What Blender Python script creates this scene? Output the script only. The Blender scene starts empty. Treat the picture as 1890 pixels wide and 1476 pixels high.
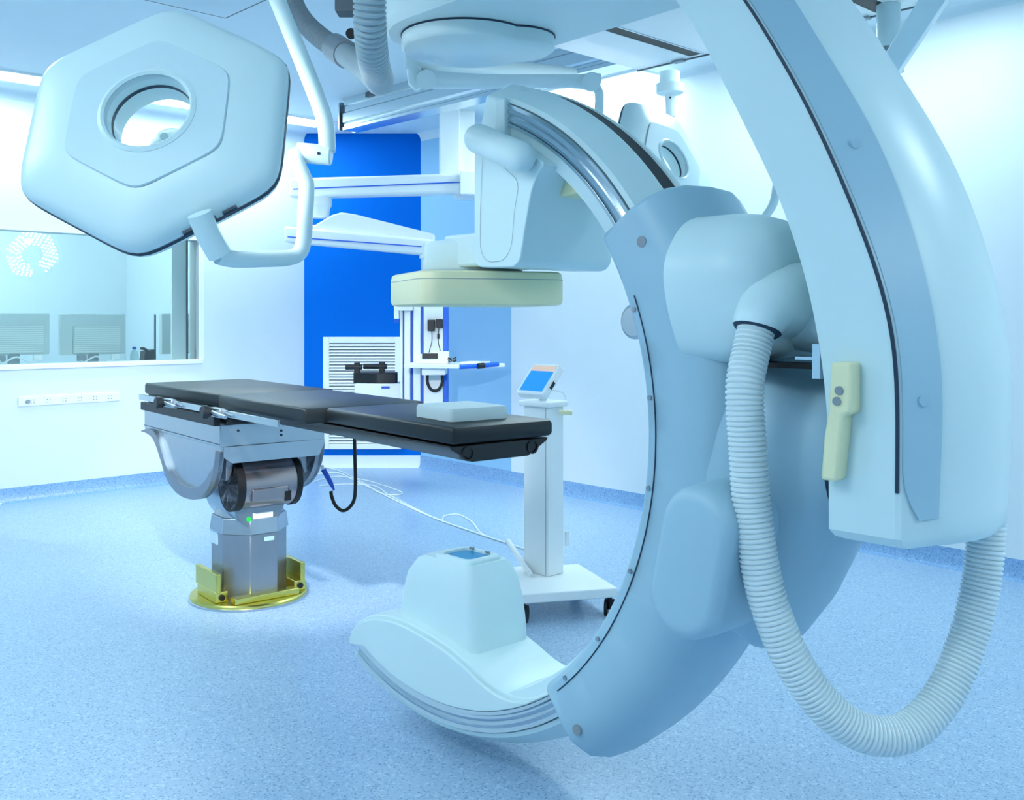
import bpy, bmesh, math, random
from mathutils import Vector, Matrix, Quaternion
random.seed(7)
S = bpy.context.scene
COL = S.collection
R = math.radians

# ------------------------------------------------------------------ camera
EYE, FPX = 1.35, 1820.0
cam_d = bpy.data.cameras.new('camera')
cam = bpy.data.objects.new('camera', cam_d); COL.objects.link(cam)
cam.location = (0, 0, EYE); cam.rotation_euler = (R(90), 0, 0)
cam_d.sensor_width = 36.0; cam_d.lens = 36.0*FPX/1890.0
cam_d.shift_y = -(738-585)/1890.0
cam_d.clip_start = 0.05
S.camera = cam

# ------------------------------------------------------------------ world, exposure
w = bpy.data.worlds.new('world'); S.world = w; w.use_nodes = True
w.node_tree.nodes['Background'].inputs[0].default_value = (0.45, 0.72, 1.0, 1)
w.node_tree.nodes['Background'].inputs[1].default_value = 0.3
S.view_settings.view_transform = 'Standard'
S.view_settings.look = 'None'
S.view_settings.exposure = 1.14
S.view_settings.gamma = 1.0
S.view_settings.use_curve_mapping = False
PANEL_LIGHT = 11.0            # emission of the ceiling panels
PANEL_COLOR = (0.79, 0.97, 1.0)
LAMP_ONE_WATT, LAMP_TWO_WATT = 150.0, 150.0

# ------------------------------------------------------------------ helpers
def lin(h):
    h = h.lstrip('#'); c = [int(h[i:i+2], 16)/255 for i in (0, 2, 4)]
    return tuple((x/12.92 if x <= .04045 else ((x+.055)/1.055)**2.4) for x in c)

MATS = {}
def mat(name, hexc, rough=.45, metal=0.0, var=.03, scale=6.0, bump=0.0, spec=.5, emit=None, estr=0, aniso=0.0, coat=0.0):
    if name in MATS: return MATS[name]
    m = bpy.data.materials.new(name); m.use_nodes = True
    nt = m.node_tree; b = nt.nodes['Principled BSDF']
    c = lin(hexc)
    tc = nt.nodes.new('ShaderNodeTexCoord'); nz = nt.nodes.new('ShaderNodeTexNoise')
    nz.inputs['Scale'].default_value = scale; nz.inputs['Detail'].default_value = 3
    nt.links.new(tc.outputs['Object'], nz.inputs['Vector'])
    mx = nt.nodes.new('ShaderNodeMix'); mx.data_type = 'RGBA'
    mx.inputs[6].default_value = (*[max(0, x*(1-var)) for x in c], 1)
    mx.inputs[7].default_value = (*[min(1, x*(1+var)) for x in c], 1)
    nt.links.new(nz.outputs['Fac'], mx.inputs[0]); nt.links.new(mx.outputs[2], b.inputs['Base Color'])
    b.inputs['Roughness'].default_value = rough; b.inputs['Metallic'].default_value = metal
    b.inputs['Specular IOR Level'].default_value = spec
    b.inputs['Coat Weight'].default_value = coat
    if bump:
        bp = nt.nodes.new('ShaderNodeBump'); bp.inputs['Strength'].default_value = bump; bp.inputs['Distance'].default_value = .002
        n2 = nt.nodes.new('ShaderNodeTexNoise'); n2.inputs['Scale'].default_value = 260
        nt.links.new(tc.outputs['Object'], n2.inputs['Vector'])
        nt.links.new(n2.outputs['Fac'], bp.inputs['Height']); nt.links.new(bp.outputs[0], b.inputs['Normal'])
    if emit:
        b.inputs['Emission Color'].default_value = (*emit, 1); b.inputs['Emission Strength'].default_value = estr
    MATS[name] = m
    return m

def speckle(name, base, dark, light, sc, rough):
    m = bpy.data.materials.new(name); m.use_nodes = True; nt = m.node_tree; b = nt.nodes['Principled BSDF']
    tc = nt.nodes.new('ShaderNodeTexCoord')
    def layer(scale, lo, hi):
        v = nt.nodes.new('ShaderNodeTexVoronoi'); v.inputs['Scale'].default_value = scale
        nt.links.new(tc.outputs['Object'], v.inputs['Vector'])
        s = nt.nodes.new('ShaderNodeSeparateColor'); nt.links.new(v.outputs['Color'], s.inputs[0])
        r = nt.nodes.new('ShaderNodeMapRange'); r.inputs[1].default_value = lo; r.inputs[2].default_value = hi
        nt.links.new(s.outputs[0], r.inputs[0]); return r.outputs[0]
    def mixc(f, a, bcol):
        x = nt.nodes.new('ShaderNodeMix'); x.data_type = 'RGBA'; nt.links.new(f, x.inputs[0])
        if isinstance(a, tuple): x.inputs[6].default_value = (*a, 1)
        else: nt.links.new(a, x.inputs[6])
        x.inputs[7].default_value = (*bcol, 1); return x.outputs[2]
    c1 = mixc(layer(sc, .80, .93), lin(base), lin(dark))
    c2 = mixc(layer(sc*.6, .82, .95), c1, lin(light))
    nt.links.new(c2, b.inputs['Base Color']); b.inputs['Roughness'].default_value = rough
    MATS[name] = m; return m

WHITE = mat('white_plastic_shell', '#D9F0F4', .34, spec=.4)
HEXPAN = mat('lamp_panel_shell', '#CDE6EE', .36, spec=.4)
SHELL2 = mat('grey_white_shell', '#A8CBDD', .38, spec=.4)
PURE = mat('white_enamel', '#F4FAFC', .35)
WALL = mat('pale_wall_panel', '#E4EFF5', .42, var=.015, spec=.35)
CEIL = mat('ceiling_paint', '#DDEEF5', .6, var=.015)
PALEBLUE = mat('pale_blue_wall_panel', '#9CCFF0', .42, var=.015)
BLUE = mat('blue_wall_panel', '#006CD4', .55, var=.02, spec=.06)
STRIPE = mat('blue_stripe', '#1668E0', .4)
YEL = mat('pale_yellow_plastic', '#F3F1C6', .4)
BLACK = mat('black_rubber', '#0B0D10', .5)
SEAM = mat('dark_seam', '#16324A', .5)
VINYL = mat('black_vinyl', '#0A1318', .40, bump=.1, spec=.5)
CARBON = mat('dark_carbon_board', '#0D1417', .38)
STEEL = mat('brushed_steel', '#BEC8D0', .32, 1.0, var=.05, scale=20)
STEELD = mat('dark_steel', '#A4AAB2', .42, 1.0, var=.06, scale=20)
GUN = mat('polished_gunmetal', '#B3A6A6', .3, 1.0, var=.05)
BRASS = mat('brass_plate', '#D8CE72', .24, 1.0, var=.05)
ALU = mat('aluminium_rail', '#C9D5DC', .2, 1.0, var=.03)
HOSE = mat('grey_ribbed_hose', '#DEECF0', .33, spec=.5)
HOSED = mat('dark_grey_hose', '#8D9CA3', .45)
HOSE2 = mat('hanging_grey_hose', '#A9BDC6', .42)
GREY = mat('mid_grey_plastic', '#8E9AA2', .45)
GREYD = mat('dark_grey_box', '#5E6A72', .5)
DGREY = mat('charcoal_plastic', '#131B21', .42)
SCREEN = mat('blue_screen', '#0F63D8', .15, emit=lin('#1C7BF0'), estr=.55)
SCRTOP = mat('screen_header', '#B79C8C', .2, emit=lin('#C9B3A6'), estr=.35)
TUBEWIN = mat('blue_collimator_window', '#2F93C9', .12)
DOMEM = mat('handle_dome', '#A9CBD3', .3)
GREEN = mat('green_mark', '#2FD35A', .5)
LABEL = mat('white_label', '#F2F7FA', .5)
LBLUE = mat('pale_blue_label', '#B9D9EE', .5)
CABLE = mat('white_cable', '#EEF6FA', .4)
FOAM = mat('white_foam_pad', '#D6E7EC', .6)
WATER = mat('bottle_plastic', '#BFDCE4', .15)
CAPBLUE = mat('blue_cap', '#1A54C8', .4)
MONBACK = mat('monitor_back_grey', '#C3D2D4', .5)
MONSLAT = mat('monitor_slat', '#E0EAEA', .5)
FLOORM = speckle('speckled_vinyl_floor', '#A2C0DC', '#7298C0', '#B8D2E8', 210, .32)
SKIRT = speckle('speckled_skirting', '#86B0DA', '#5684BC', '#9CC2E6', 230, .35)
LED = mat('led_lens', '#FFFFFF', .2, emit=(1, .97, .95), estr=9)
DIFF = mat('panel_diffuser', '#FFFFFF', .4, emit=PANEL_COLOR, estr=PANEL_LIGHT)

def glass(name, tint, refl):
    m = bpy.data.materials.new(name); m.use_nodes = True; nt = m.node_tree; nt.nodes.remove(nt.nodes['Principled BSDF'])
    t = nt.nodes.new('ShaderNodeBsdfTransparent'); t.inputs[0].default_value = (*tint, 1)
    g = nt.nodes.new('ShaderNodeBsdfGlossy'); g.inputs['Roughness'].default_value = 0.0
    fr = nt.nodes.new('ShaderNodeFresnel'); fr.inputs[0].default_value = 1.5
    ml = nt.nodes.new('ShaderNodeMath'); ml.operation = 'MULTIPLY'; ml.inputs[1].default_value = refl
    nt.links.new(fr.outputs[0], ml.inputs[0])
    x = nt.nodes.new('ShaderNodeMixShader'); nt.links.new(ml.outputs[0], x.inputs[0])
    nt.links.new(t.outputs[0], x.inputs[1]); nt.links.new(g.outputs[0], x.inputs[2])
    nt.links.new(x.outputs[0], nt.nodes['Material Output'].inputs[0])
    MATS[name] = m; return m
GLASS = glass('lead_glass', (.90, .98, .98), 1.6)

# geometry collectors: each returns (verts, faces)
def join(*gs):
    V, F = [], []
    for v, f in gs:
        k = len(V); V += [tuple(p) for p in v]; F += [tuple(i+k for i in q) for q in f]
    return V, F
def xf(g, M):
    return [tuple(M @ Vector(p)) for p in g[0]], g[1]
def box(cx, cy, cz, sx, sy, sz, rz=0):
    c, s = math.cos(rz), math.sin(rz); V = []
    for z in (-.5, .5):
        for x, y in ((-.5, -.5), (.5, -.5), (.5, .5), (-.5, .5)):
            X, Y = x*sx, y*sy
            V.append((cx+X*c-Y*s, cy+X*s+Y*c, cz+z*sz))
    return V, [(3, 2, 1, 0), (4, 5, 6, 7), (0, 1, 5, 4), (1, 2, 6, 5), (2, 3, 7, 6), (3, 0, 4, 7)]
def bb(x0, x1, y0, y1, z0, z1): return box((x0+x1)/2, (y0+y1)/2, (z0+z1)/2, x1-x0, y1-y0, z1-z0)
def prism(poly, lo, hi, axis='y', top=None):
    """polygon extruded along axis; polygon coords are the two other axes in order"""
    n = len(poly); top = top or poly
    def P(p, h):
        return {'y': (p[0], h, p[1]), 'x': (h, p[0], p[1]), 'z': (p[0], p[1], h)}[axis]
    V = [P(p, lo) for p in poly]+[P(p, hi) for p in top]
    F = [tuple(range(n)), tuple(range(2*n-1, n-1, -1))]
    F += [(i, i+n, (i+1) % n+n, (i+1) % n) for i in range(n)]
    return V, F
def loft(loops, caps=True):
    n = len(loops[0]); V = [tuple(p) for l in loops for p in l]; F = []
    for k in range(len(loops)-1):
        for i in range(n):
            j = (i+1) % n
            F.append((k*n+i, k*n+j, (k+1)*n+j, (k+1)*n+i))
    if caps: F += [tuple(range(n-1, -1, -1)), tuple(range((len(loops)-1)*n, len(loops)*n))]
    return V, F
def catmull(pts, per=8):
    P = [Vector(p) for p in pts]; out = []
    for i in range(len(P)-1):
        p0 = P[max(i-1, 0)]; p1 = P[i]; p2 = P[i+1]; p3 = P[min(i+2, len(P)-1)]
        for k in range(per):
            t = k/per
            out.append(.5*((2*p1)+(p2-p0)*t+(2*p0-5*p1+4*p2-p3)*t*t+(3*p1-p0-3*p2+p3)*t**3))
    out.append(P[-1]); return out
def resample(P, step):
    cum = [0.0]
    for a, b in zip(P, P[1:]): cum.append(cum[-1]+(b-a).length)
    n = max(2, int(cum[-1]/step)); out = []; j = 0
    for k in range(n+1):
        d = cum[-1]*k/n
        while j < len(P)-2 and cum[j+1] < d: j += 1
        t = (d-cum[j])/max(1e-9, cum[j+1]-cum[j]); out.append(P[j].lerp(P[j+1], min(1, t)))
    return out
def tube(path, rad, seg=16, caps=True, flat=1.0):
    P = [Vector(p) for p in path]; n = len(P)
    T = [(P[min(i+1, n-1)]-P[max(i-1, 0)]).normalized() for i in range(n)]
    up = Vector((0, 0, 1)) if abs(T[0].z) < .9 else Vector((1, 0, 0))
    N = (up-T[0]*up.dot(T[0])).normalized(); loops = []
    for i in range(n):
        if i:
            ax = T[i-1].cross(T[i])
            if ax.length > 1e-7: N = Quaternion(ax.normalized(), T[i-1].angle(T[i])) @ N
            N = (N-T[i]*N.dot(T[i])).normalized()
        B = T[i].cross(N); r = rad[i] if isinstance(rad, (list, tuple)) else rad
        loops.append([P[i]+(N*math.cos(a)+B*math.sin(a)*flat)*r for a in (2*math.pi*k/seg for k in range(seg))])
    return loft(loops, caps)
def ribbed(pts, r, pitch=.009, depth=.1, seg=24):
    P = resample(catmull(pts, 24), pitch/3)
    return tube(P, [r*(1 if k % 3 != 2 else 1-depth) for k in range(len(P))], seg)
def capsule(p, q, r, seg=24, n=7):
    p, q = Vector(p), Vector(q); d = (q-p).normalized(); P, rr = [], []
    for k in range(n+1):
        a = math.pi/2*k/n; P.append(p+d*(r-r*math.cos(a))); rr.append(max(.0008, r*math.sin(a)))
    for k in range(n+1):
        a = math.pi/2*(1-k/n); P.append(q-d*(r-r*math.cos(a))); rr.append(max(.0008, r*math.sin(a)))
    return tube(P, rr, seg)
def cyl(p, q, r, seg=24, r2=None): return tube([p, q], [r, r if r2 is None else r2], seg)
def lathe(prof, c=(0, 0, 0), axis='z', seg=32):
    loops = []
    for r, h in prof:
        l = []
        for k in range(seg):
            a = 2*math.pi*k/seg; x, y = r*math.cos(a), r*math.sin(a)
            p = {'z': (x, y, h), 'x': (h, x, y), 'y': (y, h, x)}[axis]
            l.append((c[0]+p[0], c[1]+p[1], c[2]+p[2]))
        loops.append(l)
    return loft(loops)
def rrect(w, h, r, seg=5, cx=0, cy=0, rot=0):
    out = []
    for sx, sy, a0 in ((1, 1, 0), (-1, 1, 90), (-1, -1, 180), (1, -1, 270)):
        for k in range(seg+1):
            a = R(a0+90*k/seg); x = sx*(w/2-r)+r*math.cos(a); y = sy*(h/2-r)+r*math.sin(a)
            out.append((cx+x*math.cos(rot)-y*math.sin(rot), cy+x*math.sin(rot)+y*math.cos(rot)))
    return out
def roundpoly(poly, r, seg=5):
    out = []; n = len(poly)
    for i in range(n):
        p = Vector(poly[i]).to_2d(); a = Vector(poly[i-1]).to_2d(); b = Vector(poly[(i+1) % n]).to_2d()
        da = (a-p); db = (b-p); rr = min(r, da.length*.49, db.length*.49)
        s = p+da.normalized()*rr; e = p+db.normalized()*rr
        for k in range(seg+1):
            t = k/seg; out.append(tuple(s*(1-t)**2+p*2*t*(1-t)+e*t*t))
    return out
def arcsweep(sec, a0, a1, steps, cz=0.0):
    """closed section [(r, m)] swept about the y axis through (0, ., cz); angle measured from +x up to +z"""
    loops = []
    for k in range(steps+1):
        a = R(a0+(a1-a0)*k/steps)
        loops.append([(r*math.cos(a), m, cz+r*math.sin(a)) for r, m in sec])
    return loft(loops)

def obj(name, g, m, parent=None, smooth=35, bevel=0, bseg=3, kind=None, label=None):
    me = bpy.data.meshes.new(name); me.from_pydata([tuple(v) for v in g[0]], [], [tuple(f) for f in g[1]])
    bm = bmesh.new(); bm.from_mesh(me); bmesh.ops.recalc_face_normals(bm, faces=bm.faces); bm.to_mesh(me); bm.free()
    me.materials.append(m)
    if smooth:
        me.polygons.foreach_set('use_smooth', [True]*len(me.polygons)); me.set_sharp_from_angle(angle=R(smooth))
    o = bpy.data.objects.new(name, me); COL.objects.link(o)
    if parent: o.parent = parent
    if bevel:
        b = o.modifiers.new('bevel', 'BEVEL'); b.width = bevel; b.segments = bseg; b.limit_method = 'ANGLE'; b.angle_limit = R(40)
        b.harden_normals = False
    if kind: o['kind'] = kind
    if label: o['label'] = label
    return o
def tag(o, label, cat, group=None):
    o['label'] = label; o['category'] = cat
    if group: o['group'] = group
    return o
def empty(name, loc=(0, 0, 0), rz=0):
    o = bpy.data.objects.new(name, None); COL.objects.link(o); o.location = loc; o.rotation_euler = (0, 0, rz); o.empty_display_size = .1
    return o
def thing(name, label, cat, loc=(0, 0, 0), rz=0, group=None): return tag(empty(name, loc, rz), label, cat, group)
def struct(name, g, m, parent=None, **k):
    return obj(name, g, m, parent, kind=None if parent else 'structure', **k)
def px(u, v, Y): return ((u-945)/FPX*Y, Y, EYE-(v-585)/FPX*Y)      # a point of the room at depth Y
def flip(g): return g

# ------------------------------------------------------------------ room shell
H = 3.0
B1, B2 = Vector((-1.87, 8.87)), Vector((-.82, 8.87))
DL = Vector((-1.052, -1)).normalized(); DR = Vector((.9, -1)).normalized()
L1 = B1+DL*5.1; R1 = B2+DR*8.0
L2, R2 = Vector((L1.x, -6.0)), Vector((R1.x, -6.0))
ON_L = Vector((-DL.y, DL.x)); ON_L = -ON_L if ON_L.dot(Vector((0, 0))-B1) > 0 else ON_L       # outward normals
ON_R = Vector((-DR.y, DR.x)); ON_R = -ON_R if ON_R.dot(Vector((0, 0))-B2) > 0 else ON_R
roomp = [tuple(p) for p in (B1, L1, L2, R2, R1, B2)]
struct('floor', prism([(-9, -6.2), (6, -6.2), (6, 12.5), (-9, 12.5)], -.08, 0, 'z'), FLOORM, smooth=0)
struct('ceiling', prism([(-9, -6.2), (6, -6.2), (6, 12.5), (-9, 12.5)], H, H+.08, 'z'), CEIL, smooth=0)
def wall_prism(P, Q, on, z0, z1, th=.12, d0=0):
    a = P+on*d0; b = Q+on*d0; c = Q+on*(d0+th); d = P+on*(d0+th)
    return prism([tuple(a), tuple(b), tuple(c), tuple(d)], z0, z1, 'z')
def WL(s): return B1+DL*s
def WR(s): return B2+DR*s
WS0, WS1, WZ0, WZ1 = 1.005, 4.3, 1.0, 1.985       # window opening along the left wall
struct('wall_left', join(wall_prism(WL(0), WL(WS0), ON_L, 0, H, .16), wall_prism(WL(WS1), WL(5.1), ON_L, 0, H, .16),
       wall_prism(WL(WS0), WL(WS1), ON_L, 0, WZ0-.03, .16), wall_prism(WL(WS0), WL(WS1), ON_L, WZ1, H, .16)), WALL, smooth=0)
struct('wall_back', prism([(B1.x-.2, B1.y), (B2.x+.2, B1.y), (B2.x+.2, B1.y+.12), (B1.x-.2, B1.y+.12)], 0, H, 'z'), BLUE, smooth=0)
struct('wall_right', wall_prism(WR(0), WR(8.0), ON_R, 0, H), PALEBLUE, smooth=0)
struct('wall_rear_left', wall_prism(L1, L2, Vector((-1, 0)), 0, H), WALL, smooth=0)
struct('wall_rear', wall_prism(L2, R2, Vector((0, -1)), 0, H), WALL, smooth=0)
struct('wall_rear_right', wall_prism(R2, R1, Vector((1, 0)), 0, H), WALL, smooth=0)
# a raised flush panel makes the vertical joint on the right wall
struct('trim_1', wall_prism(WR(1.226), WR(8.0), -ON_R, .0, H-.001, .008), WALL, smooth=0)
def coved(P, Q, inn):
    prof = [(0, 0), (.05, 0), (.022, .012), (.012, .035), (.009, .107), (0, .107)]
    loops = [[(c.x+inn.x*d, c.y+inn.y*d, z) for d, z in prof] for c in (P, Q)]
    return loft(loops)
struct('baseboard_left', coved(WL(0), WL(5.1), -ON_L), SKIRT)
struct('baseboard_back', coved(B1, B2, Vector((0, -1))), WALL)
struct('baseboard_right', coved(WR(0), WR(8.0), -ON_R), SKIRT)
# cove between wall and ceiling
def cove(P, Q, inn):
    prof = [(0, H)]+[(.07*(1-math.cos(R(a))), H-.07*(1-math.sin(R(a)))) for a in range(0, 91, 15)]
    return loft([[(c.x+inn.x*d, c.y+inn.y*d, z) for d, z in prof] for c in (P, Q)])
struct('trim_2', cove(WR(0), WR(8), -ON_R), CEIL)
struct('trim_3', cove(WL(0), WL(5.1), -ON_L), CEIL)

# window in the left wall
def wlp(s, d, z): p = WL(s)+ON_L*d; return (p.x, p.y, z)
def wlbox(s0, s1, d0, d1, z0, z1):
    return prism([wlp(s0, d0, 0)[:2], wlp(s1, d0, 0)[:2], wlp(s1, d1, 0)[:2], wlp(s0, d1, 0)[:2]], z0, z1, 'z')
win = struct('window_1', wlbox(WS0-.03, WS1, -.004, .002, WZ1, WZ1+.02), WALL)
obj('window_sill', wlbox(WS0-.03, WS1, -.02, .17, WZ0-.035, WZ0), PURE, win, bevel=.004)
obj('jamb', wlbox(WS0-.045, WS0+.0, -.006, .17, WZ0, WZ1), PURE, win)
obj('jamb_gasket', wlbox(WS0+.07, WS0+.076, .05, .066, WZ0, WZ1), SEAM, win)
obj('jamb_panel', wlbox(WS0+.076, WS0+.20, .066, .09, WZ0, WZ1), PURE, win)
obj('glass_pane', wlbox(WS0+.0, WS1, .050, .060, WZ0, WZ1), GLASS, win, smooth=0)

# control room seen through the window
CR = 2.6
struct('wall_control', wall_prism(WL(-.6), WL(6.0), ON_L, 0, H, .1, CR), WALL, smooth=0)
struct('wall_control_side', prism([wlp(.55, .16, 0)[:2], wlp(.55, CR, 0)[:2], wlp(.45, CR, 0)[:2], wlp(.45, .16, 0)[:2]], 0, H, 'z'), WALL, smooth=0)
struct('wall_control_end', prism([wlp(5.6, .16, 0)[:2], wlp(5.6, CR, 0)[:2], wlp(5.7, CR, 0)[:2], wlp(5.7, .16, 0)[:2]], 0, H, 'z'), WALL, smooth=0)

# ------------------------------------------------------------------ ceiling lights
def ceiling_light(x, y, ang, L, W, label, group='recessed ceiling light panels'):
    t = thing('ceiling_light', label, 'ceiling light', (x, y, H), ang, group)
    fr = join(bb(-L/2-.03, L/2+.03, -W/2-.03, -W/2, -.014, 0), bb(-L/2-.03, L/2+.03, W/2, W/2+.03, -.014, 0),
              bb(-L/2-.03, -L/2, -W/2, W/2, -.014, 0), bb(L/2, L/2+.03, -W/2, W/2, -.014, 0))
    obj('frame', fr, PURE, t, smooth=0)
    obj('diffuser', bb(-L/2, L/2, -W/2, W/2, -.009, -.001), DIFF, t, smooth=0)
    return t
aL = math.atan2(DL.y, DL.x); aR = math.atan2(DR.y, DR.x)
for u, v, lab in ((-10, 134, 'lit ceiling panel at the left edge above the observation window'),
                  (318, 186, 'lit ceiling panel showing through the hole of the large lamp head'),
                  (520, 216, 'lit ceiling panel nearest the blue wall, right of the large lamp head')):
    Y = FPX*(H-EYE)/(585-v); ceiling_light((u-945)/FPX*Y, Y, aL, .8, .26, lab)
for u, v, lab in ((1028, 176, 'lit ceiling panel just above the top of the big C-shaped arm'),
                  (1150, 149, 'lit ceiling panel right of the lamp spring arm joint')):
    Y = FPX*(H-EYE)/(585-v); ceiling_light((u-945)/FPX*Y, Y, aR, .55, .3, lab)
for x, y, a, lab in ((1.95, 4.80, aR, 'lit ceiling panel at the top right corner by the right wall'),
                     (1.25, 5.60, aR, 'added unseen ceiling fill panel by the right wall behind the curved stand'),  # this and the rest of the list are unseen panels added as fill light
                     (-2.5, 4.3, aR, 'added unseen ceiling fill panel above and left of the operating table'),
                     (-3.3, 2.2, 0, 'added unseen ceiling fill panel left of the large lamp head'),
                     (2.7, 2.2, 0, 'added unseen ceiling fill panel above and right of the viewer'),
                     (-1.7, .7, 0, 'added unseen ceiling fill panel above and left of the viewer'),
                     (-2.6, -.6, 0, 'added unseen ceiling fill panel behind the viewer on the left'),
                     (3.2, .2, 0, 'added unseen ceiling fill panel right of the viewer'),
                     (.2, -1.8, 0, 'added unseen ceiling fill panel far behind the viewer')):
    L_, W_ = (.62, .28) if 'by the right wall' in lab else (1.2, .36)
    ceiling_light(x, y, a, L_, W_, lab)
p = WL(2.6)+ON_L*1.4  # unseen panel added to brighten the control room
ceiling_light(p.x, p.y, aL, 2.0, .42, 'added unseen ceiling fill panel inside the control room behind the window')

# ------------------------------------------------------------------ the C-arm x-ray machine
# local frame: x along the C towards its stand, y across the C (away from the viewer), z up; the beam axis is x = 0
CZ = 1.064
ca = thing('c_arm_machine', 'large white C-shaped x-ray arm on a curved ceiling-hung stand in the foreground', 'x-ray machine', (-.239, 3.042, 0), R(-46.3))
MC = .145                                                     # mid plane of the C
# --- the C ring
A0, A1 = 70.0, -116.5
ring_sec = [(.85, .012), (.90, .002), (.905, .014), (.922, .018), (.928, .006), (.934, .018), (.950, .014), (.955, 0), (.968, .006), (.990, .045),
            (1.005, .085), (1.008, .108), (1.0, .110), (1.0, .180), (1.008, .182), (1.005, .205), (.990, .245), (.968, .284), (.955, .29),
            (.90, .288), (.85, .278), (.845, .145)]
ring = obj('c_ring', arcsweep(ring_sec, A0+1, A1, 120, CZ), WHITE, ca, smooth=30)
obj('belt_slot', arcsweep([(.999, .112), (1.0035, .112), (1.0035, .178), (.999, .178)], A0-2, 20, 60, CZ), BLACK, ring, smooth=30)
obj('guide_rail', arcsweep([(.903, -.004), (.912, -.008), (.921, -.002), (.930, -.008), (.940, -.003), (.951, -.007), (.953, .02), (.903, .02)], A0, A1+1, 120, CZ), ALU, ring, smooth=30)
obj('rail_edge', arcsweep([(.893, -.006), (.902, -.010), (.902, .02), (.893, .02)], A0+.5, A1+1.5, 120, CZ), ALU, ring)
def rp(r, a, m): return (r*math.cos(R(a)), m, CZ+r*math.sin(R(a)))
# end cap of the ring at the detector
obj('ring_end_cap', arcsweep([(.848, -.012), (.958, -.012), (1.008, .08), (1.008, .21), (.958, .302), (.848, .302)], A0+.5, A0+5, 6, CZ), WHITE, ring, bevel=.006)
# --- carriage sleeve that grips the ring
def carr(a):
    """section of the sleeve; the outside swells around the pivot"""
    k = math.exp(-((a+6)/26.0)**2)*.03
    return [(.862, -.012), (.872, -.052), (.885, -.058), (.985+k, -.060), (1.03+k, -.050), (1.075+k, -.012), (1.098+k, .05), (1.105+k, .145), (1.098+k, .24), (1.075+k, .302), (1.03+k, .34), (.885, .348), (.862, .302)]
loops = []
for k in range(61):
    a = 34+(-53-34)*k/60
    loops.append([rp(r, a, m) for r, m in carr(a)])
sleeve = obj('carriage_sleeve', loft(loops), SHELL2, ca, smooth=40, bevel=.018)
obj('sleeve_seam', arcsweep([(.902, -.0605), (.9045, -.0605), (.9045, -.05), (.902, -.05)], 22, -50, 60, CZ), SEAM, sleeve)
for a in (20, 6, -8, -22, -36, -47):
    obj('screw', cyl(rp(.89, a, -.062), rp(.89, a, -.05), .006, 12), STEELD, sleeve)
for a, r in ((28.5, .98), (-50, 1.01)):
    obj('socket_screw', cyl(rp(r, a, -.062), rp(r, a, -.05), .014, 16), GREY, sleeve)
obj('inner_knob', lathe([(.001, -.046), (.036, -.046), (.044, -.040), (.044, .05), (.001, .05)], rp(.868, 18.5, 0), 'y', 28), STEEL, sleeve)
# --- motor cover on the viewer's side of the sleeve
def tilt(poly, ang, c): return [(c[0]+x*math.cos(ang)-y*math.sin(ang), c[1]+x*math.sin(ang)+y*math.cos(ang)) for x, y in poly]
mc = rrect(.168, .335, .083, 9)
mc0 = tilt(mc, R(-12), (1.108, .825))
loops = []
for s, y in ((1.04, .06), (1.03, -.14), (1.0, -.20), (.94, -.216), (.80, -.221)):
    loops.append([(1.108+(x-1.108)*s, y, .825+(z-.825)*s) for x, z in mc0])
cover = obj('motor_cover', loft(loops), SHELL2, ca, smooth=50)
obj('cover_latch', cyl((1.2, -.08, .74), (1.21, -.08, .74), .008, 12), SEAM, cover)
# --- pivot housing (bell) between sleeve and stand
def ell(x, cy, cz, ry, rz, n=40, p=2.3):
    out = []
    for k in range(n):
        a = 2*math.pi*k/n; c, s = math.cos(a), math.sin(a)
        out.append((x, cy+ry*abs(c)**(2/p)*(1 if c > 0 else -1), cz+rz*abs(s)**(2/p)*(1 if s > 0 else -1)))
    return out
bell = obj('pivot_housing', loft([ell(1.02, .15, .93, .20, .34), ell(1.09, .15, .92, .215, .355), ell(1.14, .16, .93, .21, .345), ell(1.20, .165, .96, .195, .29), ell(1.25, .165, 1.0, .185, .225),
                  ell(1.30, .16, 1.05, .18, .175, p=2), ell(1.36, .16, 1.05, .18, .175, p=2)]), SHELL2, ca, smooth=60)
obj('pivot_seam', lathe([(.1815, 1.318), (.184, 1.318), (.184, 1.326), (.1815, 1.326)], (0, .16, 1.05), 'x', 56), SEAM, bell)
obj('housing_joint', bb(1.10, 1.30, -.040, .05, 1.240, 1.250), BLACK, bell)
# --- bulged upper cover with the hose spout
def cov(x, s):
    base = [(-.135, 1.475), (-.122, 1.38), (-.060, 1.246), (.10, 1.243), (.30, 1.243), (.33, 1.35), (.28, 1.445), (.20, 1.545), (.06, 1.597), (-.06, 1.575)]
    pts = roundpoly(base, .06, 4); c = (.09, 1.40)
    return [(x, c[0]+(y-c[0])*s, c[1]+(z-c[1])*s) for y, z in pts]
top = obj('pivot_cover', loft([cov(.98, 1.0), cov(1.08, 1.0), cov(1.13, .97), cov(1.175, .90), cov(1.205, .76), cov(1.215, .5)]), WHITE, ca, smooth=60)
obj('cover_cap', cyl((1.17, .03, 1.51), (1.192, .03, 1.51), .014, 24), WHITE, top)
obj('spout_neck', tube(catmull([(1.10, .09, 1.37), (1.20, .09, 1.355), (1.30, .10, 1.34), (1.42, .12, 1.335)], 6), [.105-.025*math.sin(k/18*math.pi) for k in range(19)], 28), WHITE, top, smooth=60)
spout = obj('hose_spout', tube(catmull([(1.17, .07, 1.385), (1.195, .01, 1.383), (1.204, -.05, 1.372), (1.204, -.085, 1.345), (1.203, -.095, 1.325)], 4), [.10, .098, .094, .09, .084, .078, .074, .07, .066, .063, .060, .058, .056, .055, .054, .053, .053], 28), WHITE, top, smooth=60)
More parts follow.
